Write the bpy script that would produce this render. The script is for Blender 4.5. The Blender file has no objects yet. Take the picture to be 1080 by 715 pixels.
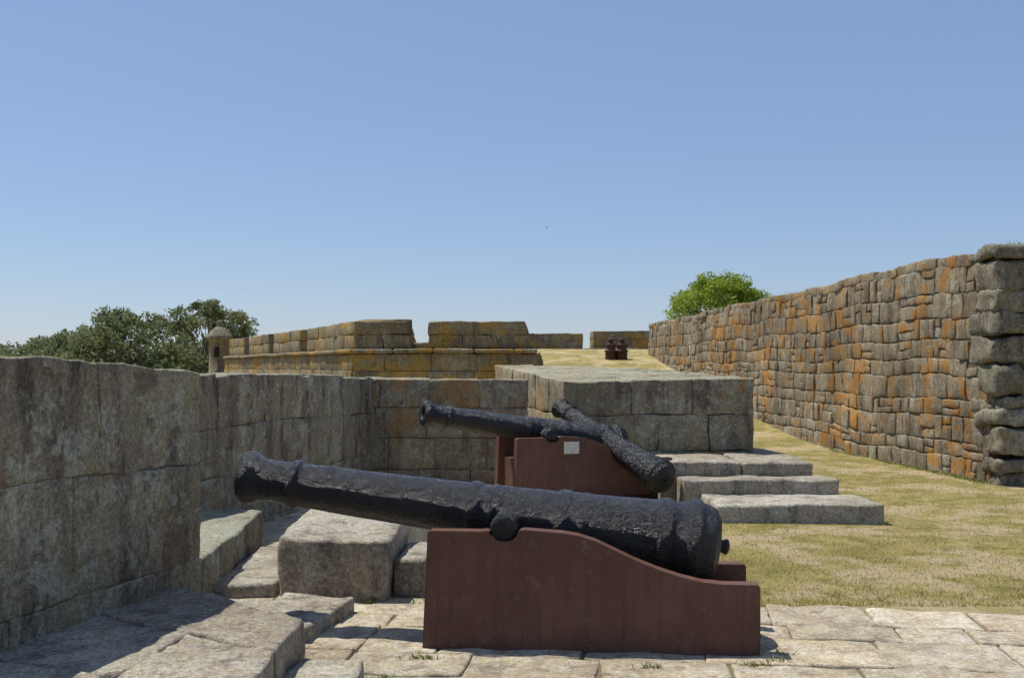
import bpy, math, random, bmesh
import numpy as np
from mathutils import Vector, noise, Matrix
random.seed(7); rng=np.random.default_rng(7)
scene=bpy.context.scene
scene.view_settings.view_transform='Standard'
scene.view_settings.look='None'
scene.view_settings.exposure=0
# ---------------- node helpers
class NT:
    def __init__(s,name):
        s.m=bpy.data.materials.new(name); s.m.use_nodes=True
        s.t=s.m.node_tree; s.n=s.t.nodes; s.l=s.t.links
        s.b=s.n['Principled BSDF']; s.tc=s.n.new('ShaderNodeTexCoord').outputs['Object']
    def lk(s,a,b):
        if isinstance(a,(int,float)): b.default_value=a
        elif isinstance(a,tuple): b.default_value=(*a,1) if len(a)==3 else a
        else: s.l.new(a,b)
    def noise(s,sc,det=5,ro=.6,vec=None,dist=0):
        n=s.n.new('ShaderNodeTexNoise'); n.inputs['Scale'].default_value=sc
        n.inputs['Detail'].default_value=det; n.inputs['Roughness'].default_value=ro
        n.inputs['Distortion'].default_value=dist
        s.l.new(vec or s.tc,n.inputs['Vector']); return n.outputs['Fac']
    def mapping(s,scale,loc=(0,0,0)):
        n=s.n.new('ShaderNodeMapping'); n.inputs['Scale'].default_value=scale; n.inputs['Location'].default_value=loc
        s.l.new(s.tc,n.inputs['Vector']); return n.outputs[0]
    def voro(s,sc,feat='F1',vec=None):
        n=s.n.new('ShaderNodeTexVoronoi'); n.feature=feat; n.inputs['Scale'].default_value=sc
        s.l.new(vec or s.tc,n.inputs['Vector']); return n
    def rng(s,v,a,b,c=0,d=1):
        n=s.n.new('ShaderNodeMapRange'); n.inputs[1].default_value=a;n.inputs[2].default_value=b
        n.inputs[3].default_value=c;n.inputs[4].default_value=d; s.l.new(v,n.inputs[0]); return n.outputs[0]
    def mix(s,f,a,b,mode='MIX'):
        n=s.n.new('ShaderNodeMix'); n.data_type='RGBA'; n.blend_type=mode
        s.lk(f,n.inputs[0]); s.lk(a,n.inputs[6]); s.lk(b,n.inputs[7]); return n.outputs[2]
    def math(s,op,a,b=0):
        n=s.n.new('ShaderNodeMath'); n.operation=op; s.lk(a,n.inputs[0]); s.lk(b,n.inputs[1]); return n.outputs[0]
    def attr(s,name='blk'):
        n=s.n.new('ShaderNodeAttribute'); n.attribute_name=name
        sp=s.n.new('ShaderNodeSeparateColor'); s.l.new(n.outputs['Color'],sp.inputs[0]); return sp.outputs
    def normal_z(s):
        g=s.n.new('ShaderNodeNewGeometry'); sp=s.n.new('ShaderNodeSeparateXYZ'); s.l.new(g.outputs['Normal'],sp.inputs[0]); return sp.outputs[2]
    def gray(s,v):
        n=s.n.new('ShaderNodeCombineColor')
        for i in range(3): s.l.new(v,n.inputs[i])
        return n.outputs[0]
    def bump(s,h,dist=.02,st=1.0):
        n=s.n.new('ShaderNodeBump'); n.inputs['Distance'].default_value=dist; n.inputs['Strength'].default_value=st
        s.l.new(h,n.inputs['Height']); s.l.new(n.outputs[0],s.b.inputs['Normal'])
    def fin(s,col,rough=.9,spec=.2):
        s.lk(col,s.b.inputs['Base Color']); s.lk(rough,s.b.inputs['Roughness']); s.b.inputs['Specular IOR Level'].default_value=spec
        return s.m

def stone(name,c1,c2,dark,pale,orange_amt=.0,pale_amt=.5,dark_amt=.5,orange=(.42,.16,.035),bd=.02,fs=1.0,toppale=.35,oth=.55,var=.2,spk=1.0,olive=.35,ovar=.07,obig=0):
    t=NT(name); a=t.attr()
    nL=t.noise(.8,5,.6); nM=t.noise(5*fs,6,.7); nF=t.noise(38*fs,4,.75); nS=t.noise(150*fs,2,.6)
    col=t.mix(t.rng(nM,.38,.62),c1,c2)
    col=t.mix(t.rng(a[2],0,1,0,.3),col,(c2[0]*1.08,c2[1]*.93,c2[2]*.78))
    st=t.noise(2.2,5,.72,t.mapping((2.6,2.6,.5)))
    if olive: col=t.mix(t.math('MULTIPLY',t.rng(st,.5,.36),olive),col,(c2[0]*.85,c2[1]*.92,c2[2]*.6))
    dm=t.math('MULTIPLY',t.rng(st,.48,.61),t.rng(nM,.36,.55))
    col=t.mix(t.math('MULTIPLY',dm,dark_amt),col,dark)
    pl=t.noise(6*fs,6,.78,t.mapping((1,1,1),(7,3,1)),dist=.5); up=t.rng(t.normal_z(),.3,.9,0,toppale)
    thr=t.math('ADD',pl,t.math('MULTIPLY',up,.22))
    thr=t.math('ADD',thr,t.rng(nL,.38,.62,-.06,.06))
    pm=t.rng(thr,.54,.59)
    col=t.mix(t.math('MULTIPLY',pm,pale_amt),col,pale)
    vo=t.voro(11*fs); sep=t.n.new('ShaderNodeSeparateColor'); t.l.new(vo.outputs['Color'],sep.inputs[0])
    vd=t.math('ADD',vo.outputs['Distance'],t.rng(nF,.3,.7,-.16,.16))
    sp=t.math('LESS_THAN',vd,t.rng(sep.outputs[0],.55,1,.0,.42))
    col=t.mix(t.math('MULTIPLY',sp,pale_amt*.8),col,(pale[0]*1.12,pale[1]*1.12,pale[2]*1.12))
    if orange_amt>0:
        ol=t.noise(2.1*fs,6,.74,dist=.5); ol2=t.math('ADD',ol,t.rng(a[1],0,1,-ovar,ovar))
        if obig:
            ob=t.noise(.33,4,.6,t.mapping((1,1,1.3),(3,9,2))); ol2=t.math('ADD',ol2,t.rng(ob,.40,.60,-obig,obig))
        om=t.rng(ol2,oth,oth+.05)
        om=t.math('MULTIPLY',om,t.rng(nF,.35,.6,.45,1))
        col=t.mix(t.math('MULTIPLY',om,min(1,orange_amt)),col,t.mix(t.rng(nM,.4,.6),orange,(orange[0]*.8,orange[1]*1.1,orange[2]*1.2)))
    v=t.math('MULTIPLY',t.rng(nF,.3,.7,1-.5*spk,1+.45*spk),t.rng(nS,.35,.65,1-.25*spk,1+.25*spk))
    v=t.math('MULTIPLY',v,t.rng(a[0],0,1,1-var,1+var))
    v=t.math('MULTIPLY',v,t.rng(nL,.35,.65,.84,1.16))
    col=t.mix(1.0,col,t.gray(v),'MULTIPLY')
    h=t.math('ADD',t.math('MULTIPLY',nM,.7),t.math('MULTIPLY',nF,.7)); h=t.math('ADD',h,t.math('MULTIPLY',nS,.2))
    t.bump(h,bd,1)
    return t.fin(col,.92,.15)

M={}
M['near']=stone('near_granite',(.25,.21,.15),(.39,.345,.26),(.095,.08,.06),(.45,.46,.35),.25,.65,.85,(.42,.21,.08),.04,toppale=.6,oth=.62,var=.05,olive=.7)
M['mid']=stone('mid_granite',(.25,.205,.14),(.38,.325,.235),(.10,.082,.058),(.43,.43,.31),.7,.6,.8,(.42,.19,.05),.04,toppale=.55,oth=.55,var=.08,olive=.6)
M['step']=stone('step_granite',(.32,.28,.215),(.45,.40,.32),(.14,.12,.095),(.50,.48,.395),.0,.5,.8,bd=.03,toppale=.2,var=.08)
M['flag']=stone('flag_granite',(.39,.325,.225),(.53,.455,.335),(.20,.16,.11),(.60,.55,.44),.0,.5,.75,bd=.02,toppale=.1,var=.14,spk=.8)
M['right']=stone('lichen_rubble',(.20,.16,.11),(.33,.275,.195),(.085,.07,.05),(.39,.37,.28),.95,.6,.7,(.46,.185,.032),.05,toppale=.6,oth=.53,var=.17,ovar=.05,olive=.4,obig=.055)
M['quoin']=stone('quoin_granite',(.20,.175,.13),(.33,.295,.225),(.10,.085,.065),(.39,.39,.29),.3,.65,.75,(.4,.17,.04),.05,oth=.6)
M['bast']=stone('bastion_granite',(.21,.175,.115),(.30,.25,.165),(.10,.083,.058),(.33,.32,.22),.9,.45,.75,(.46,.23,.04),.06,fs=.55,oth=.515,var=.07,olive=.4)
M['mortar']=stone('mortar',(.15,.12,.085),(.23,.195,.14),(.08,.07,.05),(.28,.27,.2),.4,.3,.5)

# ---------------- geometry helpers
class Acc:
    def __init__(s,warp=0,wf=.9,wxy=1.0): s.v=[];s.f=[];s.c=[];s.mi=[];s.warp=warp;s.wf=wf;s.wxy=wxy
    def block(s,q,z0,z1,r=.02,cell=.15,amp=.006,fr=3.0,col=None,mi=0,dcell=None,amp2=None):
        q=[Vector((p[0],p[1])) for p in q]
        z0=[z0]*4 if not hasattr(z0,'__len__') else z0
        z1=[z1]*4 if not hasattr(z1,'__len__') else z1
        L=((q[1]-q[0]).length+(q[2]-q[3]).length)/2; W=((q[3]-q[0]).length+(q[2]-q[1]).length)/2
        H=sum(z1)/4-sum(z0)/4; r=min(r,L*.4,W*.4,H*.4)
        def ax(D,c):
            n=max(1,int(round((D-2*r)/c))); return [0]+[r+(D-2*r)*i/n for i in range(n+1)]+[D]
        X=ax(L,cell);Y=ax(W,dcell or cell);Z=ax(H,cell)
        nx,ny,nz=len(X)-1,len(Y)-1,len(Z)-1
        if col is None: col=(random.random(),random.random(),random.random())
        idx={}
        e=(q[1]-q[0]);g=(q[3]-q[0]); flip=(e.x*g.y-e.y*g.x)<0
        amp2=amp*.5 if amp2 is None else amp2
        off=Vector((random.random()*50,random.random()*50,random.random()*50))
        def V(i,j,k):
            K=(i,j,k)
            if K in idx: return idx[K]
            p=Vector((X[i],Y[j],Z[k])); c=Vector((min(max(p.x,r),L-r),min(max(p.y,r),W-r),min(max(p.z,r),H-r)))
            d=p-c
            if d.length>1e-9: p=c+d.normalized()*r
            a,b,h=p.x/L,p.y/W,p.z/H
            w=((1-a)*(1-b),a*(1-b),a*b,(1-a)*b)
            xy=q[0]*w[0]+q[1]*w[1]+q[2]*w[2]+q[3]*w[3]
            zb=sum(w[m]*z0[m] for m in range(4)); zt=sum(w[m]*z1[m] for m in range(4))
            P=Vector((xy.x,xy.y,zb+(zt-zb)*h))
            if s.warp: 
                nv=noise.noise_vector(P*s.wf); P+=Vector((nv.x*.5*s.wxy,nv.y*s.wxy,nv.z))*s.warp
            P+=noise.noise_vector(P*fr+off)*amp+noise.noise_vector(P*fr*4+off)*amp2
            idx[K]=len(s.v); s.v.append(P); s.c.append(col); return idx[K]
        def Q(a,b,c,d):
            s.f.append((a,d,c,b) if flip else (a,b,c,d)); s.mi.append(mi)
        for i in range(nx):
            for k in range(nz):
                Q(V(i,0,k),V(i+1,0,k),V(i+1,0,k+1),V(i,0,k+1))
                Q(V(i,ny,k),V(i,ny,k+1),V(i+1,ny,k+1),V(i+1,ny,k))
            for j in range(ny):
                Q(V(i,j,nz),V(i+1,j,nz),V(i+1,j+1,nz),V(i,j+1,nz))
                Q(V(i,j,0),V(i,j+1,0),V(i+1,j+1,0),V(i+1,j,0))
        for j in range(ny):
            for k in range(nz):
                Q(V(0,j,k),V(0,j,k+1),V(0,j+1,k+1),V(0,j+1,k))
                Q(V(nx,j,k),V(nx,j+1,k),V(nx,j+1,k+1),V(nx,j,k+1))
    def make(s,name,mats,parent=None,smooth=True):
        me=bpy.data.meshes.new(name); me.from_pydata(s.v,[],s.f)
        if s.c:
            at=me.attributes.new('blk','FLOAT_COLOR','POINT')
            arr=np.ones((len(s.v),4),dtype=np.float32); arr[:,:3]=np.array(s.c); at.data.foreach_set('color',arr.ravel())
        for m in mats: me.materials.append(m)
        if len(mats)>1: me.polygons.foreach_set('material_index',s.mi)
        me.polygons.foreach_set('use_smooth',[smooth]*len(me.polygons))
        me.update(); o=bpy.data.objects.new(name,me); scene.collection.objects.link(o)
        if parent: o.parent=parent
        return o

def wall(acc,p0,p1,z0,z1a,z1b,thick,ch,lr,r=.02,cell=.12,amp=.008,gap=.008,inset=.012,jit=.0,fr=3,batter=0,topj=0.0,dcell=None,core_mi=1,split=0,fvar=.15,rv=0):
    p0=Vector(p0);p1=Vector(p1);u=(p1-p0).normalized();n=Vector((-u.y,u.x));Lw=(p1-p0).length
    def zt(s): return z1a+(z1b-z1a)*s/Lw
    nc=max(1,int(round(((z1a+z1b)/2-z0)/ch)))
    fr_=[0]
    for i in range(nc): fr_.append(fr_[-1]+random.uniform(1-fvar,1+fvar))
    fr_=[x/fr_[-1] for x in fr_]
    dc=dcell or max(cell,thick/4)
    P=lambda ss,d:p0+u*ss+n*d
    for i in range(nc):
        s=-random.uniform(0,lr[0]) 
        while s<Lw-.03:
            l=random.uniform(*lr); a=max(0,s);b=min(Lw,s+l)
            if Lw-b<lr[0]*.35: b=Lw
            if b-a>.05:
                parts=[(a,b,fr_[i],fr_[i+1])]
                rr=random.random()
                if rr<split:
                    m=fr_[i]+(fr_[i+1]-fr_[i])*random.uniform(.35,.65); parts=[(a,b,fr_[i],m),(a,b,m,fr_[i+1])]
                elif rr<split*1.4 and b-a>.3:
                    m=fr_[i]+(fr_[i+1]-fr_[i])*random.uniform(.4,.6); c_=a+(b-a)*random.uniform(.4,.6)
                    parts=[(a,c_,fr_[i],fr_[i+1]),(c_,b,fr_[i],m),(c_,b,m,fr_[i+1])]
                for (aa,bb,f0,f1) in parts:
                    a2,b2=aa+gap/2,bb-gap/2
                    H0,H1=zt(a2)-z0,zt(b2)-z0
                    j=random.uniform(-jit,jit); fm=(f0+f1)/2
                    tj=random.uniform(-topj,topj*.3) if i==nc-1 else 0
                    zz0=[z0+H0*f0+gap/2,z0+H1*f0+gap/2]; zz1=[z0+H0*f1-gap/2+tj,z0+H1*f1-gap/2+tj*random.uniform(.3,1)]
                    bo=batter*(1-fm)
                    q=[P(a2,-bo+j+random.uniform(-jit,jit)*.5),P(b2,-bo+j+random.uniform(-jit,jit)*.5),P(b2,thick),P(a2,thick)]
                    acc.block(q,[zz0[0],zz0[1],zz0[1],zz0[0]],[zz1[0],zz1[1],zz1[1],zz1[0]],r*random.uniform(1-rv,1+rv),cell,amp,fr,dcell=dc)
            s=b
            if b>=Lw: break
        fm=(fr_[i]+fr_[i+1])/2; dd=inset+jit*.5-batter*(1-fm)
        q=[P(inset,dd),P(Lw-inset,dd),P(Lw-inset,thick-inset),P(inset,thick-inset)]
        Ha,Hb=z1a-z0,z1b-z0; top=-(.03+topj) if i==nc-1 else 0
        acc.block(q,[z0+Ha*fr_[i],z0+Hb*fr_[i],z0+Hb*fr_[i],z0+Ha*fr_[i]],[z0+Ha*fr_[i+1]+top,z0+Hb*fr_[i+1]+top,z0+Hb*fr_[i+1]+top,z0+Ha*fr_[i+1]+top],.002,.35,.0,1,mi=core_mi,dcell=thick,col=(.5,.5,.5))

def simple(name,verts,faces,mat,parent=None,smooth=False):
    me=bpy.data.meshes.new(name); me.from_pydata(verts,[],faces); me.materials.append(mat)
    me.polygons.foreach_set('use_smooth',[smooth]*len(me.polygons)); me.update()
    o=bpy.data.objects.new(name,me); scene.collection.objects.link(o)
    if parent: o.parent=parent
    return o
def empty(name,loc=(0,0,0),rz=0):
    e=bpy.data.objects.new(name,None); e.location=loc; e.rotation_euler=(0,0,rz); scene.collection.objects.link(e); return e

# ---------------- terrain
def sst(x,a,b):
    t=min(1,max(0,(x-a)/(b-a))); return t*t*(3-2*t)
def gz(x,y):
    rise=2.4*sst(y,19,45)*sst(x,.0,.9)*(1-sst(y,50,75))
    low=-3.0*sst(-x,3.6,9)*sst(y,-50,3) if x<0 else 0
    low2=-1.2*sst(y,20,26)*(1-sst(x,-.6,.2)) if x>-9 else -1.2*sst(y,20,26)
    n=.035*noise.noise(Vector((x*.35,y*.35,0)))*sst(abs(y-7)+abs(x)*.2,1,5)
    return rise+min(low,low2)+n
def gridc():
    xs=list(np.arange(-12,14,.4)); ys=list(np.arange(-4,60,.4))
    ext=[1.5,4,9,20,45,100,220,500,1200,2500]
    xs=[xs[0]-e for e in reversed(ext)]+xs+[xs[-1]+e for e in ext]
    ys=[ys[0]-e for e in reversed(ext)]+ys+[ys[-1]+e for e in ext]
    return xs,ys
xs,ys=gridc()
gv=[(x,y,gz(x,y)) for y in ys for x in xs]; nx=len(xs)
gf=[(j*nx+i,j*nx+i+1,(j+1)*nx+i+1,(j+1)*nx+i) for j in range(len(ys)-1) for i in range(nx-1)]
t=NT('dry_lawn')
n1=t.noise(.55,5,.6);n2=t.noise(3.2,6,.7);n3=t.noise(60,4,.75);n4=t.noise(.9,5,.7)
c=t.mix(t.rng(n1,.38,.62),(.345,.275,.09),(.48,.385,.155))
c=t.mix(t.rng(n2,.44,.58,0,.8),c,(.25,.225,.07))
c=t.mix(t.math('MULTIPLY',t.rng(n4,.48,.57),t.rng(n2,.28,.5)),c,(.57,.45,.27))
c=t.mix(1,c,t.gray(t.rng(n3,.3,.7,.55,1.35)),'MULTIPLY')
t.bump(t.math('ADD',n3,t.math('MULTIPLY',n2,.4)),.03,1)
M['lawn']=t.fin(c,.95,.1)
simple('ground',gv,gf,M['lawn'],smooth=True)

# ---------------- paving
pa=Acc()
ang=-.12; pu=Vector((math.cos(ang),math.sin(ang))); pn=Vector((-pu.y,pu.x)); pO=Vector((0,7.14))
A=lambda ss,dd:pO+pu*ss+pn*dd
d=0.0
while d>-8.2:
    w=random.choice([.34,.42,.5,.56]); s=-3.0-random.random()*.5
    while s<9.5:
        l=random.uniform(.4,1.0); g=.006
        jj=random.uniform(-.07,.05) if d==0 else 0
        sk_=lambda:random.uniform(-.012,.012)
        q=[A(s+g+sk_(),d-w+g),A(s+l-g,d-w+g),A(s+l-g+sk_(),d-g+jj),A(s+g,d-g+jj)]
        z=.022+random.uniform(-.006,.006); tz=random.uniform(-.006,.006)
        near=abs(d)<3.2 and -2.5<s<4.5
        pa.block(q,-.12,[z,z+tz,z,z-tz],.012,.09 if near else .4,.014 if near else .004,4,mi=0)
        s+=l
    d-=w
t=NT('joint_soil'); n=t.noise(30,5,.7);n2=t.noise(2,4,.6)
cc=t.mix(t.rng(n2,.5,.62),(.22,.17,.11),(.19,.18,.075)); t.bump(n,.02); M['soil']=t.fin(t.mix(1,cc,t.gray(t.rng(n,.3,.7,.6,1.3)),'MULTIPLY'),.95)
pa.block([A(-3.3,-8.3),A(9.7,-8.3),A(9.7,-.03),A(-3.3,-.03)],-.1,.008,.002,.6,0,1,mi=1)
yy=7.45
while yy<13.0:
    w=random.uniform(.45,.6); s=-2.7
    while s<.9:
        l=random.uniform(.5,.9)
        pa.block([(s+.006,yy+.006),(s+l-.006,yy+.006),(s+l-.006,yy+w-.006),(s+.006,yy+w-.006)],-.1,.02+random.uniform(-.004,.004),.01,.3,.004,4); s+=l
    yy+=w
pa.make('stone_paving',[M['flag'],M['soil']])

# ---------------- left parapet (near merlon)
a=Acc(.02,.8)
u=Vector((.243,.97)).normalized()
pE=Vector((-1.93,6.5)); pS=pE-u*8.0
wall(a,pS,pE,-.1,1.96,1.59,1.3,.6,(.7,1.2),r=.012,cell=.05,amp=.024,gap=.002,inset=.012,jit=.002,fr=2.5,topj=.015,dcell=.2)
a.make('stone_parapet_wall',[M['near'],M['mortar']])
a=Acc(.02,.8)
wall(a,(-3.55,6.4),(-2.45,11.1),-.4,1.48,1.56,1.2,.5,(.7,1.2),r=.014,cell=.07,amp=.022,gap=.003,inset=.02,jit=.004,fr=2.5,topj=.03,dcell=.3)
wall(a,(-2.44,11.12),(-1.85,14.0),-.4,1.55,1.47,1.2,.5,(.7,1.2),r=.014,cell=.09,amp=.02,gap=.003,inset=.02,jit=.004,topj=.02,dcell=.3)
a.make('stone_parapet_wall',[M['near'],M['mortar']])
a=Acc(.02,.8)
wall(a,(-2.15,13.93),(.23,14.05),-.2,1.46,1.46,1.0,.42,(.6,.95),r=.018,cell=.09,amp=.02,gap=.006,inset=.02,jit=.01,topj=.02,dcell=.3)
a.make('stone_parapet_wall',[M['mid'],M['mortar']])
a=Acc()
a.block([(-3.3,6.62),(-2.0,6.55),(-2.07,7.75),(-3.2,7.75)],-.2,.36,.02,.08,.02)
a.block([(-3.2,7.757),(-2.08,7.757),(-2.22,9.3),(-3.1,9.3)],-.2,.34,.02,.08,.02)
a.make('embrasure_sill',[M['near']])
# ---------------- banquettes
a=Acc()
wl=lambda y:-1.93+(y-6.5)*.2505
def bq(yl0,yr0,yl1,yr1,z,f0=0,f1=1,xr=-1.08):
    P=lambda f,yl,yr:(wl(yl)-.05+(xr-(wl(yl)-.05))*f, yl+(yr-yl)*f)
    g=.003
    a.block([P(f0+g,yl0+g,yr0+g),P(f1-g,yl0+g,yr0+g),P(f1-g,yl1-g,yr1-g),P(f0+g,yl1-g,yr1-g)],-.15,z,.018,.05,.026,3,amp2=.012)
bq(5.55,4.78,6.22,5.46,.30)
bq(4.75,4.1,5.55,4.78,.297,0,.55); bq(4.75,4.1,5.55,4.78,.303,.55,1)
bq(3.9,3.3,4.75,4.1,.30); bq(2.9,2.4,3.9,3.3,.30); bq(1.5,1.2,2.9,2.4,.30)
a.make('stone_step',[M['step']])
a=Acc()
a.block([(-1.2,4.2),(-.72,4.15),(-.745,5.28),(-1.07,5.36)],-.15,.125,.02,.06,.018)
a.block([(-1.2,2.6),(-.70,2.6),(-.72,4.143),(-1.2,4.193)],-.15,.12,.02,.08,.014)
a.make('stone_step',[M['step']])
a=Acc()
a.block([(-1.62,6.02),(-1.17,5.95),(-1.02,6.78),(-1.5,6.9)],-.15,.115,.02,.06,.018)
a.block([(-2.0,5.9),(-1.64,6.0),(-1.52,6.9),(-2.0,7.0)],-.15,.07,.02,.09,.014)
a.make('stone_step',[M['step']])
a=Acc()
a.block([(-1.60,7.15),(-.84,7.05),(-.80,8.05),(-1.62,8.35)],-.15,[.44,.42,.47,.49],.022,.06,.03,amp2=.012)
a.block([(-.83,7.22),(-.60,7.2),(-.52,8.0),(-.79,8.05)],-.15,.27,.022,.06,.018)
a.block([(-1.63,8.38),(-.82,8.08),(-.6,9.6),(-1.9,9.8)],-.15,.40,.02,.1,.014)
a.block([(-2.05,7.1),(-1.63,7.18),(-1.66,8.6),(-2.1,8.7)],-.15,.12,.02,.1,.014)
a.make('stone_platform',[M['step']])
# ---------------- mid thick merlon + steps
a=Acc(.02,.8)
c0=Vector((.66,13.5));c1=Vector((3.12,13.45));b1=Vector((2.3,19.2));b0=Vector((-.32,19.2))
def lerp(p,q,f): return p+(q-p)*f
def topz(fx,fy): return (1.42*(1-fx)+1.48*fx)*(1-fy)+(1.66*(1-fx)+1.60*fx)*fy
rows=[0,.16,.33,.5,.67,.84,1]
for ci,(za,zb) in enumerate([(-.1,.52),(.524,.99),(.994,None)]):
    for ri in range(6):
        cols=[0,.27,.5,.77,1] if (ri+ci)%2 else [0,.36,.68,1]
        for k in range(len(cols)-1):
            x0,x1,y0,y1=cols[k]+.0007,cols[k+1]-.0007,rows[ri]+.0004,rows[ri+1]-.0004
            if 0<k<len(cols)-2 and ri>0 and ci<2: continue
            pt=lambda fx,fy: lerp(lerp(c0,c1,fx),lerp(b0,b1,fx),fy)
            zt=[topz(x0,y0),topz(x1,y0),topz(x1,y1),topz(x0,y1)] if zb is None else zb
            a.block([pt(x0,y0),pt(x1,y0),pt(x1,y1),pt(x0,y1)],za,zt,.016,.09,.024,3)
a.make('stone_merlon',[M['mid']])
a=Acc()
def slabrow(x0,x1,y0,y1,z0,z1,n):
    cs=[x0+(x1-x0)*i/n+(random.uniform(-.1,.1) if 0<i<n else 0) for i in range(n+1)]
    for i in range(n):
        a.block([(cs[i]+.004,y0),(cs[i+1]-.004,y0),(cs[i+1]-.004,y1),(cs[i]+.004,y1)],z0,z1+random.uniform(-.008,.008),.022,.08,.02,3)
slabrow(1.72,3.5,12.12,13.5,-.1,.50,2); slabrow(1.9,3.66,11.62,12.1,-.1,.345,2); slabrow(2.1,3.84,10.72,11.6,-.1,.2,1)
slabrow(3.14,3.5,13.51,14.4,-.1,.5,1)
a.make('stone_steps',[M['step']])
# ---------------- right rubble wall
a=Acc(.10,.5,.15)
R0=Vector((6.74,14.5)); R1=Vector((5.14,39.0))
wall(a,R1,R0,-.1,3.10,3.10,.9,.31,(.2,.62),r=.020,cell=.10,amp=.030,gap=.009,inset=.028,jit=.014,fr=3.2,dcell=.5,batter=.12,split=.14,fvar=.3,rv=.5)
wall(a,R1,R0,3.07,3.25,3.27,.95,.24,(.35,.8),r=.03,cell=.12,amp=.035,gap=.008,inset=.05,jit=.03,fr=2.2,topj=.04,dcell=.4)
wall(a,Vector((7.1,14.55)),Vector((14,13.7)),-.1,3.15,3.2,.8,.33,(.25,.6),r=.03,cell=.12,amp=.03,gap=.02,inset=.05,jit=.05,fr=3,dcell=.5,split=.2)
a.make('rubble_stone_wall',[M['right'],M['mortar']])
a=Acc(.08,1.1)
z=-.1;k=0
while z<2.95:
    h=random.uniform(.2,.44); lw=random.uniform(.28,.58); ld=random.uniform(.3,.7)
    x0=6.60+random.uniform(-.04,.07)
    a.block([(x0,14.22+random.uniform(-.05,.05)),(x0+lw+.1,14.18),(x0+lw+.1,14.35+ld),(x0-.02,14.35+ld)],z,z+h-.01,.05,.06,.08,2.6,amp2=.03)
    x=x0+lw+.13
    while x<9.2:
        w=random.uniform(.18,.5)
        a.block([(x,14.32-(x-6.6)*.1+random.uniform(-.06,.06)),(x+w-.02,14.3-(x-6.6)*.1+random.uniform(-.06,.06)),(x+w-.03,14.8),(x,14.8)],z+random.uniform(-.05,.04),z+h-.02+random.uniform(-.05,.04),.05,.08,.07,3); x+=w
    z+=h;k+=1
zt=z
a.block([(6.58,14.2),(7.15,14.15),(7.15,15.0),(6.6,15.1)],zt,3.26,.05,.08,.05)
a.block([(7.17,14.15),(7.7,14.1),(7.7,15.0),(7.17,15.0)],zt,3.30,.05,.08,.05)
a.block([(7.72,14.1),(8.6,14.05),(8.6,15.0),(7.72,15.0)],zt,3.40,.05,.08,.05)
a.make('corner_quoins',[M['quoin']])

# ---------------- bastion
a=Acc(.03,.5)
A_=Vector((-14.3,52)); B_=Vector((-4.73,31)); C_=Vector((.75,31))
kw=dict(r=.02,cell=.3,amp=.035,gap=.006,inset=.03,jit=.008,dcell=1)
wall(a,A_,B_,-4,2.02,2.02,2.5,.5,(.8,1.5),batter=.5,**kw)
wall(a,B_,C_,-4,2.02,2.02,2.5,.5,(.8,1.5),batter=.5,**kw)
wall(a,C_,C_+Vector((.5,14)),-4,2.0,2.3,2.5,.5,(.8,1.5),batter=.4,**kw)
def strip(p,q,d0,d1,z0,z1,r,step=1.2):
    uu=(q-p).normalized();n=Vector((-uu.y,uu.x));L=(q-p).length;s=0
    while s<L-.01:
        e=min(L,s+step)
        a.block([p+uu*(s+.003)+n*d0,p+uu*(e-.003)+n*d0,p+uu*(e-.003)+n*d1,p+uu*(s+.003)+n*d1],z0,z1,r,.3,.012,2)
        s=e
strip(A_,B_,-.12,2.4,2.03,2.17,.06); strip(B_,C_,-.12,2.4,2.03,2.17,.06)
def merlon(p,q,d0,d1,z0,zf,zb,k=None,shear=0):
    uu=(q-p).normalized();n=Vector((-uu.y,uu.x));L=(q-p).length
    k=k or max(1,int(round(L/1.5)));m=z0+((zf+zb)/2-z0)*.48
    st=len(a.v)
    for (lo,hi0,hi1,kk) in [(m,zf,zb,k),(z0,m-.006,m-.006,k+1)]:
        for i in range(kk):
            s,e=L*i/kk+.003,L*(i+1)/kk-.003
            Q=[p+uu*s+n*d0,p+uu*e+n*d0,p+uu*e+n*d1,p+uu*s+n*d1]
            a.block(Q,lo,[hi0,hi0,hi1,hi1],.025,.25,.035,2)
    if shear:
        for i in range(st,len(a.v)):
            v=a.v[i]; s=(Vector((v.x,v.y))-p).dot(uu)/L; o=-uu*shear*s*max(0,(v.z-z0)/(zf-z0)); a.v[i]=Vector((v.x+o.x,v.y+o.y,v.z))
uAB=(B_-A_).normalized(); LAB=(B_-A_).length
for f0,f1 in [(0.02,.20),(.25,.44),(.48,.68),(.73,.995)]:
    merlon(A_+uAB*LAB*f0,A_+uAB*LAB*f1,.12,1.9,2.18,2.98,3.10)
merlon(B_+Vector((.02,0)),Vector((-2.95,31)),.12,2.2,2.18,2.98,3.13,1,.25)
a.block([(-3.0,31.3),(-2.5,31.1),(-2.5,32.6),(-3.0,33)],2.18,2.36,.03,.3,.02)
a.make('fort_bastion',[M['bast'],M['mortar']])
a=Acc(.03,.5)
merlon(Vector((-2.5,31.1)),Vector((.68,31.1)),0,2.4,2.18,2.98,3.08,2,.3)
a.make('stone_merlon',[M['bast']])
for (x0,x1,D,z0,z1) in [(.72,3.42,50,2.1,3.25),(3.9,6.6,50,2.1,3.38)]:
    a=Acc(.03,.5); wall(a,(x0,D),(x1,D+.1),z0,z1,z1,1.6,.45,(.6,1.1),r=.02,cell=.25,amp=.03,gap=.008,inset=.03,jit=.01,dcell=.8)
    a.make('stone_merlon',[M['bast'],M['mortar']])
a=Acc(.03,.5); wall(a,(.4,48.6),(5.9,48.7),1.5,2.5,2.55,1.3,.5,(.8,1.4),r=.02,cell=.3,amp=.03,gap=.01,inset=.03,dcell=.8)
a.make('low_stone_wall',[M['bast'],M['mortar']])

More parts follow.
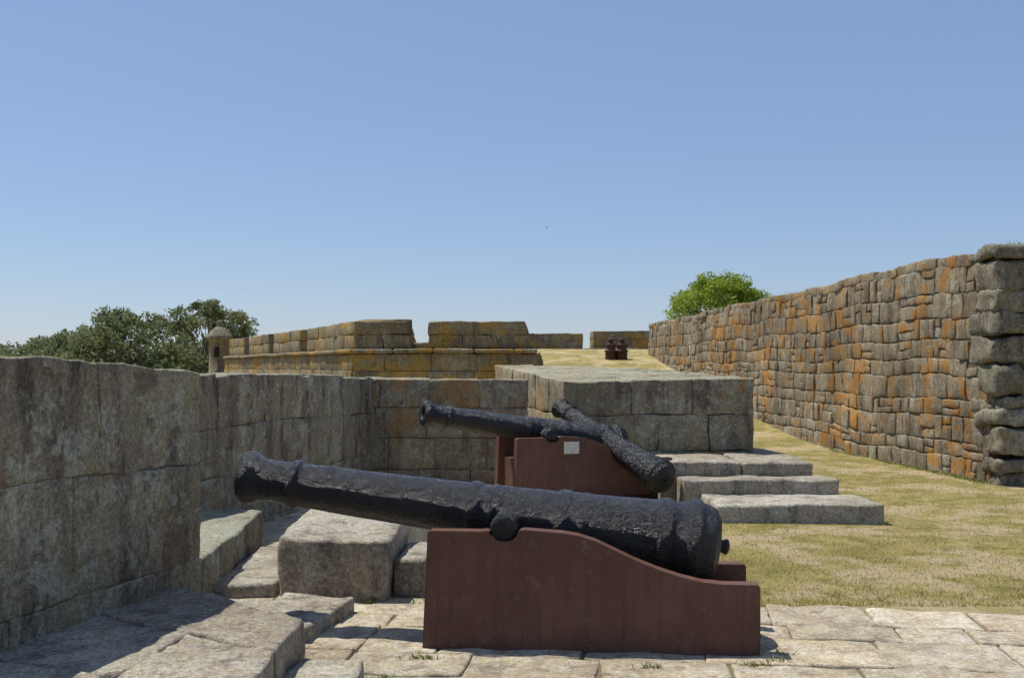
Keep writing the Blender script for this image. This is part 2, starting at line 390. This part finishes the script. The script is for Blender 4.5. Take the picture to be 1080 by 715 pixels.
# ---------------- lathe
def lathe(prof,seg=48):
    v=[];f=[]
    for (t_,r_) in prof:
        for i in range(seg):
            an=2*math.pi*i/seg; v.append((t_,r_*math.cos(an),r_*math.sin(an)))
    for k in range(len(prof)-1):
        for i in range(seg):
            j=(i+1)%seg; f.append((k*seg+i,k*seg+j,(k+1)*seg+j,(k+1)*seg+i))
    return v,f
e=empty('sentry_turret',(-14.85,53,.25))
v,f=lathe([(-1.5,.05),(-.6,.3),(.4,.5),(.9,.58),(1.0,.64),(1.1,.64),(1.12,.54),(2.75,.52),(2.8,.64),(2.92,.66),(3.0,.58),(3.22,.46),(3.38,.28),(3.48,.11),(3.54,.09),(3.62,.14),(3.72,.12),(3.79,.001)],24)
v=[(y,z,x) for x,y,z in v]
simple('body',v,f,M['bast'],e,True)
sv=[(-.12,-.57,1.9),(.12,-.57,1.9),(.12,-.57,2.4),(-.12,-.57,2.4),(-.12,-.5,1.9),(.12,-.5,1.9),(.12,-.5,2.4),(-.12,-.5,2.4)]
tt=NT('dark_opening'); M['dark']=tt.fin((.02,.02,.018),.9)
simple('window_slit',sv,[(0,1,2,3),(0,3,7,4),(1,5,6,2),(3,2,6,7),(0,4,5,1)],M['dark'],e)

# ---------------- cannons
t=NT('black_iron_paint')
n1=t.noise(18,4,.6);n2=t.noise(55,4,.75);n3=t.noise(4,5,.6);n4=t.noise(26,6,.8)
c=t.mix(t.rng(n3,.4,.65),(.004,.0045,.005),(.010,.0105,.0115))
c=t.mix(t.math('MULTIPLY',t.rng(n4,.58,.64),.45),c,(.075,.07,.065))
t.bump(t.math('ADD',n1,t.math('MULTIPLY',n2,.75)),.020,1)
M['iron']=t.fin(c,t.rng(n4,.35,.65,.14,.32),.5)
t=NT('brown_carriage_paint')
n1=t.noise(2.5,6,.6);n2=t.noise(40,5,.7);n3=t.noise(9,6,.75);ns=t.noise(5,6,.7,t.mapping((4,4,.5)))
c=t.mix(t.rng(n1,.35,.65),(.115,.054,.037),(.160,.080,.056))
c=t.mix(t.math('MULTIPLY',t.rng(ns,.48,.64),.55),c,(.078,.040,.030))
c=t.mix(t.math('MULTIPLY',t.rng(n3,.58,.64),.45),c,(.23,.15,.11))
t.bump(t.math('ADD',n2,t.math('MULTIPLY',n3,.6)),.010,.9)
M['brown']=t.fin(c,.55,.25)
t=NT('sign_plate'); n=t.noise(60,3); M['plate']=t.fin(t.mix(t.rng(n,.45,.6),(.62,.6,.54),(.45,.43,.38)),.5)

PROF=[(.55,.0005),(.55,.068),(.03,.070),(.005,.078),(.0,.095),(.0,.150),(.012,.164),(.04,.172),(.07,.170),(.085,.160),(.095,.158),(.105,.150),(.125,.138),(.17,.131),(.24,.131),(.30,.135),(.315,.136),(.32,.148),(.335,.156),(.36,.156),(.375,.148),(.38,.138),(.80,.147),(1.2,.158),(1.45,.166),(1.462,.176),(1.48,.183),(1.52,.183),(1.537,.176),(1.545,.172),(1.60,.176),(1.62,.184),(1.64,.176),(2.0,.190),(2.012,.200),(2.03,.208),(2.075,.208),(2.09,.203),(2.10,.199),(2.16,.201),(2.18,.208),(2.2,.203),(2.62,.224),(2.63,.236),(2.65,.243),(2.69,.243),(2.71,.236),(2.72,.228),(2.80,.232),(2.81,.250),(2.82,.262),(2.86,.264),(2.88,.260),(2.89,.244),(2.93,.236),(2.97,.22),(3.0,.18),(3.012,.11),(3.016,.06),(3.025,.04),(3.035,.04),(3.05,.048),(3.065,.044),(3.075,.02),(3.077,.0005)]
def refine(p):
    o=[p[0]]
    for a_,b_ in zip(p[:-1],p[1:]):
        n=max(1,int(abs(b_[0]-a_[0])/.03))
        for i in range(1,n+1): o.append((a_[0]+(b_[0]-a_[0])*i/n,a_[1]+(b_[1]-a_[1])*i/n))
    return o
def barrel(name,muz,br,parent,scale=None):
    muz=Vector(muz);br=Vector(br);L=(br-muz).length;s=L/2.87
    v,f=lathe(refine(PROF),64)
    d=(br-muz).normalized(); side=Vector((0,0,1)).cross(d).normalized(); up=d.cross(side)
    out=[]
    for x,y,z in v:
        P=muz+d*x*s+side*y*(scale or s)+up*z*(scale or s)
        nn=noise.noise(Vector((x*6,y*9,z*9)))*.003+noise.noise(Vector((x*24,y*27,z*27)))*.0024
        if y*y+z*z>.012: P+=(side*y+up*z).normalized()*nn
        out.append(P)
    return simple(name,out,f,M['iron'],parent,True)
def cyl_y(name,c,r,y0,y1,mat,parent,seg=32):
    pr=[(y0,.0005),(y0,r*.9),(y0+.01,r),(y1-.01,r),(y1,r*.9),(y1,.0005)]
    v,f=lathe(pr,seg); v=[(c[0]+yy,xx,c[1]+zz) for xx,yy,zz in v]
    return simple(name,v,f,mat,parent,True)
def cheek(name,prof,y0,y1,parent,mat):
    bm=bmesh.new(); vs=[bm.verts.new((x,y0,z)) for x,z in prof]; f=bm.faces.new(vs)
    r=bmesh.ops.extrude_face_region(bm,geom=[f]); 
    for g in r['geom']:
        if isinstance(g,bmesh.types.BMVert): g.co.y=y1
    bmesh.ops.recalc_face_normals(bm,faces=bm.faces)
    ed=[e_ for e_ in bm.edges if abs(e_.verts[0].co.y-e_.verts[1].co.y)<1e-6]
    bmesh.ops.bevel(bm,geom=ed,offset=.007,segments=2,affect='EDGES',clamp_overlap=True)
    me=bpy.data.meshes.new(name); bm.to_mesh(me); me.materials.append(mat); o=bpy.data.objects.new(name,me); scene.collection.objects.link(o); o.parent=parent
    return o
def cheek_prof(Lc,xt,zt,lean=.03):
    p=[(0,.0),(lean,zt-.01),(lean+.015,zt)]
    p+=[(xt-.13,zt),(xt-.10,zt+.004),(xt-.085,zt)]
    for i in range(9):
        an=math.pi*(1+i/8); p.append((xt+.082*math.cos(an),zt+.055*math.sin(an)))
    p+=[(xt+.10,zt+.01),(xt+.13,zt+.012),(xt+.30,zt)]
    x0=xt+.32
    pts=[(0.0,0),(.10,-.015),(.2,-.045),(.30,-.09),(.42,-.145),(.55,-.195),(.68,-.235),(.80,-.262),(.92,-.272)]
    for dx,dz in pts: p.append((x0+dx*(Lc-x0)/1.12,zt+dz))
    p+=[(Lc-.012,zt-.272),(Lc,zt-.285),(Lc,0)]
    return p
def cannon(origin,yaw,muz,br,Lc=1.90,xt=.46,zt=.69,plate=False):
    e=empty('cannon',origin,yaw)
    pr=cheek_prof(Lc,xt,zt)
    cheek('carriage_cheek_near',pr,0,.11,e,M['brown']); cheek('carriage_cheek_far',pr,.61,.72,e,M['brown'])
    for nm,x0,x1,z0,z1 in [('transom_front',.08,.30,.05,.45),('transom_rear',Lc-.35,Lc-.06,.05,.3)]:
        cheek(nm,[(x0,z0),(x1,z0),(x1,z1),(x0,z1)],.112,.608,e,M['brown'])
    barrel('barrel',muz,br,e)
    cyl_y('trunnion',(xt,zt+.018),.077,.02,.70,M['iron'],e)
    if plate:
        x0,x1,z0,z1=.60,.79,.51,.65
        simple('label_plate',[(x0,-.006,z0),(x1,-.006,z0),(x1,-.006,z1),(x0,-.006,z1),(x0,-.001,z0),(x1,-.001,z0),(x1,-.001,z1),(x0,-.001,z1)],[(0,1,2,3),(0,3,7,4),(1,5,6,2),(3,2,6,7),(0,4,5,1)],M['plate'],e)
    return e
cannon((-.508,5.90,.008),-.095,(-1.19,.40,.925),(1.56,.40,.565),Lc=1.88,zt=.672)
cannon((.036,11.8,.10),.36,(-.98,.36,.99),(1.42,.36,.60),Lc=2.02,zt=.70,plate=True)
e=empty('cannon_barrel')
barrel('barrel',(.60,13.28,1.10),(1.67,11.72,.38),e,.76)
t=NT('rusty_iron'); n=t.noise(9,6,.7); M['rust']=t.fin(t.mix(t.rng(n,.4,.6),(.05,.03,.022),(.10,.055,.04)),.7)
for px in (3.55,3.95):
    zz=gz(px,37.5)
    e=empty('cannon_bollard',(px,37.5,zz-.05))
    v,f=lathe([(0,.2),(.35,.2),(.36,.23),(.42,.23),(.43,.18),(.58,.16),(.6,.19),(.66,.19),(.70,.1),(.78,.09),(.83,.12),(.9,.09),(.93,.001)],20)
    v=[(y,z,x*.88) for x,y,z in v]
    simple('post',v,f,M['rust'],e,True)

# ---------------- vegetation
def leafmat(name,c1,c2,c3,sc=.5):
    t=NT(name); a=t.attr(); n=t.noise(sc,3,.6)
    c=t.mix(a[0],c1,c2); c=t.mix(t.rng(n,.45,.65,0,.7),c,c3)
    m=t.fin(c,.6,.25)
    tr=t.n.new('ShaderNodeBsdfTranslucent'); t.l.new(c,tr.inputs[0]); mx=t.n.new('ShaderNodeMixShader'); mx.inputs[0].default_value=.4
    t.l.new(t.b.outputs[0],mx.inputs[1]); t.l.new(tr.outputs[0],mx.inputs[2]); t.l.new(mx.outputs[0],t.n['Material Output'].inputs[0])
    return m
M['euc']=leafmat('eucalyptus_leaves',(.10,.13,.055),(.24,.275,.12),(.25,.26,.13),.25)
M['bright']=leafmat('bright_leaves',(.14,.21,.025),(.36,.45,.06),(.30,.35,.05),.8)
t=NT('bark'); n=t.noise(8,5,.7,t.mapping((3,3,.6))); t.bump(n,.05); M['bark']=t.fin(t.mix(n,(.13,.10,.075),(.28,.23,.18)),.9)
def quads(name,cen,size,cols,mat,parent=None,asp=.45):
    N=len(cen)
    d=rng.normal(size=(N,3)); d/=np.linalg.norm(d,axis=1)[:,None]
    w=rng.normal(size=(N,3)); w[:,2]+=.8; w-=d*(w*d).sum(1)[:,None]; w/=np.linalg.norm(w,axis=1)[:,None]
    s=(size*rng.uniform(.6,1.3,N))[:,None]
    V=np.stack([cen-d*s,cen+w*s*asp,cen+d*s,cen-w*s*asp],1).reshape(-1,3)
    F=np.arange(N*4).reshape(-1,4)
    me=bpy.data.meshes.new(name); me.from_pydata(V.tolist(),[],F.tolist())
    at=me.attributes.new('blk','FLOAT_COLOR','POINT'); arr=np.ones((N*4,4),dtype=np.float32); arr[:,:3]=np.repeat(cols,4)[:,None]; at.data.foreach_set('color',arr.ravel())
    me.materials.append(mat); o=bpy.data.objects.new(name,me); scene.collection.objects.link(o)
    if parent: o.parent=parent
    return o
def tube(V,F,p,q,r0,r1,seg=8):
    p=Vector(p);q=Vector(q);d=(q-p).normalized();s=d.orthogonal().normalized();t_=d.cross(s);b=len(V)
    for c_,r_ in ((p,r0),(q,r1)):
        for i in range(seg):
            an=2*math.pi*i/seg; V.append(c_+s*math.cos(an)*r_+t_*math.sin(an)*r_)
    for i in range(seg):
        j=(i+1)%seg; F.append((b+i,b+j,b+seg+j,b+seg+i))
def tree(name,base,H,W,mat,nl,leaf,nclump=26,crown0=.35,trunk=.3,squash=1.0,crad=.2,fill=.75):
    e=empty(name,base); V=[];F=[]
    top=Vector((random.uniform(-.05,.05)*W,0,H*.62)); fk=Vector((0,0,H*crown0*.8))
    tube(V,F,(0,0,-.5),fk,trunk,trunk*.7); tube(V,F,fk,top,trunk*.7,trunk*.25)
    cs=[]
    for i in range(nclump):
        a_=random.uniform(0,6.283); h=((i+.5)/nclump)**.8
        rr=math.sqrt(max(.05,1-((h-.35)/.68)**2))*random.uniform(.2,1)**.6
        c_=Vector((math.cos(a_)*rr*W/2,math.sin(a_)*rr*W/2,H*(crown0+(1-crown0-.06)*h)))
        cs.append((c_,W*crad*random.uniform(.6,1.15)*(1-.3*h)))
        st=fk.lerp(top,random.random()); mid=st.lerp(c_,.55)+Vector((0,0,-.03*H))
        tube(V,F,st,mid,trunk*.3,trunk*.18,6); tube(V,F,mid,c_,trunk*.18,trunk*.05,6)
    simple('trunk',V,F,M['bark'],e,True)
    per=nl//nclump; C=[];K=[]
    for c_,r_ in cs:
        sub=rng.normal(size=(8,3)); sub/=np.linalg.norm(sub,axis=1)[:,None]; sub*=r_*.8
        p=rng.normal(size=(per,3)); p/=np.linalg.norm(p,axis=1)[:,None]; p*=(rng.uniform(.1,1,per)**.7)[:,None]*r_*fill
        p+=sub[rng.integers(0,8,per)]; p[:,2]*=.7*squash
        C.append(p+np.array(c_)); K.append(np.clip(rng.normal(.5,.22,per)+random.uniform(-.25,.25),0,1))
    quads('crown',np.concatenate(C),leaf,np.concatenate(K),mat,e)
    return e
tree('eucalyptus_tree',(-37.3,101,-3.2),10.6,11,M['euc'],12000,.20,46,.28,.32,crad=.13)
tree('eucalyptus_tree',(-28.9,100,-3.2),11.4,10,M['euc'],12000,.20,46,.28,.32,crad=.13)
tree('eucalyptus_tree',(-45,106,-3.2),8.4,10,M['euc'],8000,.20,34,.30,.3,crad=.15)
tree('leafy_tree',(11.6,58,-.2),7.0,6.2,M['bright'],36000,.09,90,.25,.2,crad=.16)
C=[];K=[]
for i in range(240):
    D=random.uniform(95,150); X=random.uniform(-.72,-.215)*D
    px=540+X*1100/D
    ht=31+6*math.sin(px*.045)+6*math.sin(px*.13+1)
    zt=1.6+(ht-random.uniform(0,16))*D/1100; r_=random.uniform(1.0,2.6)
    for zz in np.arange(zt-r_,-3.5,-2.2):
        n_=90; p=rng.normal(size=(n_,3)); p/=np.linalg.norm(p,axis=1)[:,None]; p*=(rng.uniform(.2,1,n_)**.5)[:,None]*r_; p[:,2]*=.75
        C.append(p+np.array([X+random.uniform(-1,1),D,zz])); K.append(np.clip(rng.normal(.45,.22,n_)+random.uniform(-.3,.3),0,1))
quads('distant_trees',np.concatenate(C),.30,np.concatenate(K),M['euc'])

def blades(name,P,h,w,mat,cols):
    N=len(P); an=rng.uniform(0,6.283,N); dx=np.stack([np.cos(an),np.sin(an),np.zeros(N)],1)*w
    lean=rng.normal(0,.6,(N,3)); lean[:,2]=1; hh=(h*rng.uniform(.4,1.3,N))[:,None]
    V=np.stack([P-dx,P+dx,P+lean*hh],1).reshape(-1,3); F=np.arange(N*3).reshape(-1,3)
    me=bpy.data.meshes.new(name); me.from_pydata(V.tolist(),[],F.tolist())
    at=me.attributes.new('blk','FLOAT_COLOR','POINT'); arr=np.ones((N*3,4),dtype=np.float32); arr[:,:3]=np.repeat(cols,3)[:,None]; at.data.foreach_set('color',arr.ravel())
    me.materials.append(mat); o=bpy.data.objects.new(name,me); scene.collection.objects.link(o); return o
t=NT('dry_grass_blades'); a_=t.attr(); n1=t.noise(.55,4,.6);n2=t.noise(3.2,5,.7)
c=t.mix(a_[0],(.33,.28,.085),(.62,.51,.23)); c=t.mix(t.rng(n2,.44,.58,0,.7),c,(.28,.26,.078)); M['blade']=t.fin(c,.8,.1)
N=80000; Y=7+ (rng.uniform(0,1,N)**1.7)*15; X=rng.uniform(0,1,N)*(7.6)+ -.6
keep=(Y>7.12-.12*X-.03)&(X<6.65+(14.5-np.minimum(Y,40))*.065)&~((X<1.2)&(Y>7.4))
X=X[keep];Y=Y[keep]
Z=np.array([gz(x,y) for x,y in zip(X,Y)])
blades('grass',np.stack([X,Y,Z],1),.022,.003,M['blade'],rng.uniform(0,1,len(X)))
t=NT('weed_leaves'); a_=t.attr(); M['weed']=t.fin(t.mix(a_[0],(.12,.17,.03),(.30,.31,.09)),.7,.2)
C=[]
spots=[(1.42,5.62),(1.5,5.75),(1.28,5.55),(-.5,5.68),(.75,5.5),(-.7,7.0),(-1.0,7.02),(-.55,7.1),(-1.3,7.08),(-.66,5.3),(-1.6,7.08)]
for (x,y) in spots:
    n_=random.randint(20,50); p=np.zeros((n_,3)); p[:,0]=x+rng.normal(0,.04,n_); p[:,1]=y+rng.normal(0,.015,n_); p[:,2]=.015; C.append(p)
for i in range(160):
    f_=random.random()**2; q=R0.lerp(R1,f_*.8); n_=24
    p=np.zeros((n_,3)); p[:,0]=q.x-.2+rng.normal(0,.05,n_); p[:,1]=q.y+rng.normal(0,.12,n_); p[:,2]=0.01; C.append(p)
P=np.concatenate(C); blades('weeds',P,.035,.005,M['weed'],rng.uniform(0,1,len(P)))
C=[]
for i in range(50):
    f_=random.random(); q=R0.lerp(R1,f_); n_=random.randint(6,25)
    p=np.zeros((n_,3)); p[:,0]=q.x+.2+rng.normal(0,.1,n_); p[:,1]=q.y+rng.normal(0,.1,n_); p[:,2]=3.22; C.append(p)
for i in range(16):
    n_=25; p=np.zeros((n_,3)); p[:,0]=random.uniform(6.8,8.4)+rng.normal(0,.06,n_); p[:,1]=14.5+rng.normal(0,.1,n_); p[:,2]=3.28; C.append(p)
P=np.concatenate(C); blades('wall_top_grass',P,.09,.007,M['blade'],rng.uniform(0,1,len(P)))
e=empty('bird',(2.0,60,9.67),.4); e.scale=(.45,.45,.45)
simple('body',[(-.16,0,0),(0,.04,.03),(0,-.04,.03),(0,0,-.05),(.14,0,.01),(-.26,.04,0),(-.26,-.04,0)],[(0,1,2),(0,3,1),(0,2,3),(4,2,1),(4,1,3),(4,3,2),(0,5,6)],M['dark'],e)
simple('wings',[(-.06,0,.02),(.08,0,.02),(.03,.22,.10),(-.08,.34,.04),(.03,-.22,.10),(-.08,-.34,.04)],[(0,1,2),(0,2,3),(0,4,1),(0,5,4)],M['dark'],e)

# ---------------- light
sv=Vector((-.38,.20,.92)).normalized()
el=math.asin(sv.z); az=math.atan2(sv.x,sv.y)
w=bpy.data.worlds.new("World"); scene.world=w; w.use_nodes=True
nt=w.node_tree; sk=nt.nodes.new('ShaderNodeTexSky'); sk.sky_type='NISHITA'; sk.sun_disc=False
sk.sun_elevation=el; sk.sun_rotation=az%(2*math.pi); sk.air_density=1.0; sk.dust_density=.3; sk.ozone_density=3.5; sk.altitude=0
bg=nt.nodes['Background']; bg.inputs[1].default_value=.122
hz=nt.nodes.new('ShaderNodeMix'); hz.data_type='RGBA'; hz.inputs[0].default_value=.46; nt.links.new(sk.outputs[0],hz.inputs[6]); hz.inputs[7].default_value=(2.2,2.95,5.2,1)
nt.links.new(hz.outputs[2],bg.inputs[0])
ld=bpy.data.lights.new('sun','SUN'); ld.energy=4.8; ld.angle=math.radians(.5); ld.color=(1,.96,.89)
lo=bpy.data.objects.new('sun',ld); scene.collection.objects.link(lo); lo.rotation_euler=sv.to_track_quat('Z','Y').to_euler()
cd=bpy.data.cameras.new('camera'); cam=bpy.data.objects.new('camera',cd); scene.collection.objects.link(cam)
cam.location=(0,0,1.6); cam.rotation_euler=(math.pi/2,0,0); cd.sensor_width=36; cd.lens=36*1100/1080; cd.shift_y=30.5/1080; cd.clip_end=5000; cd.clip_start=.05
scene.camera=cam
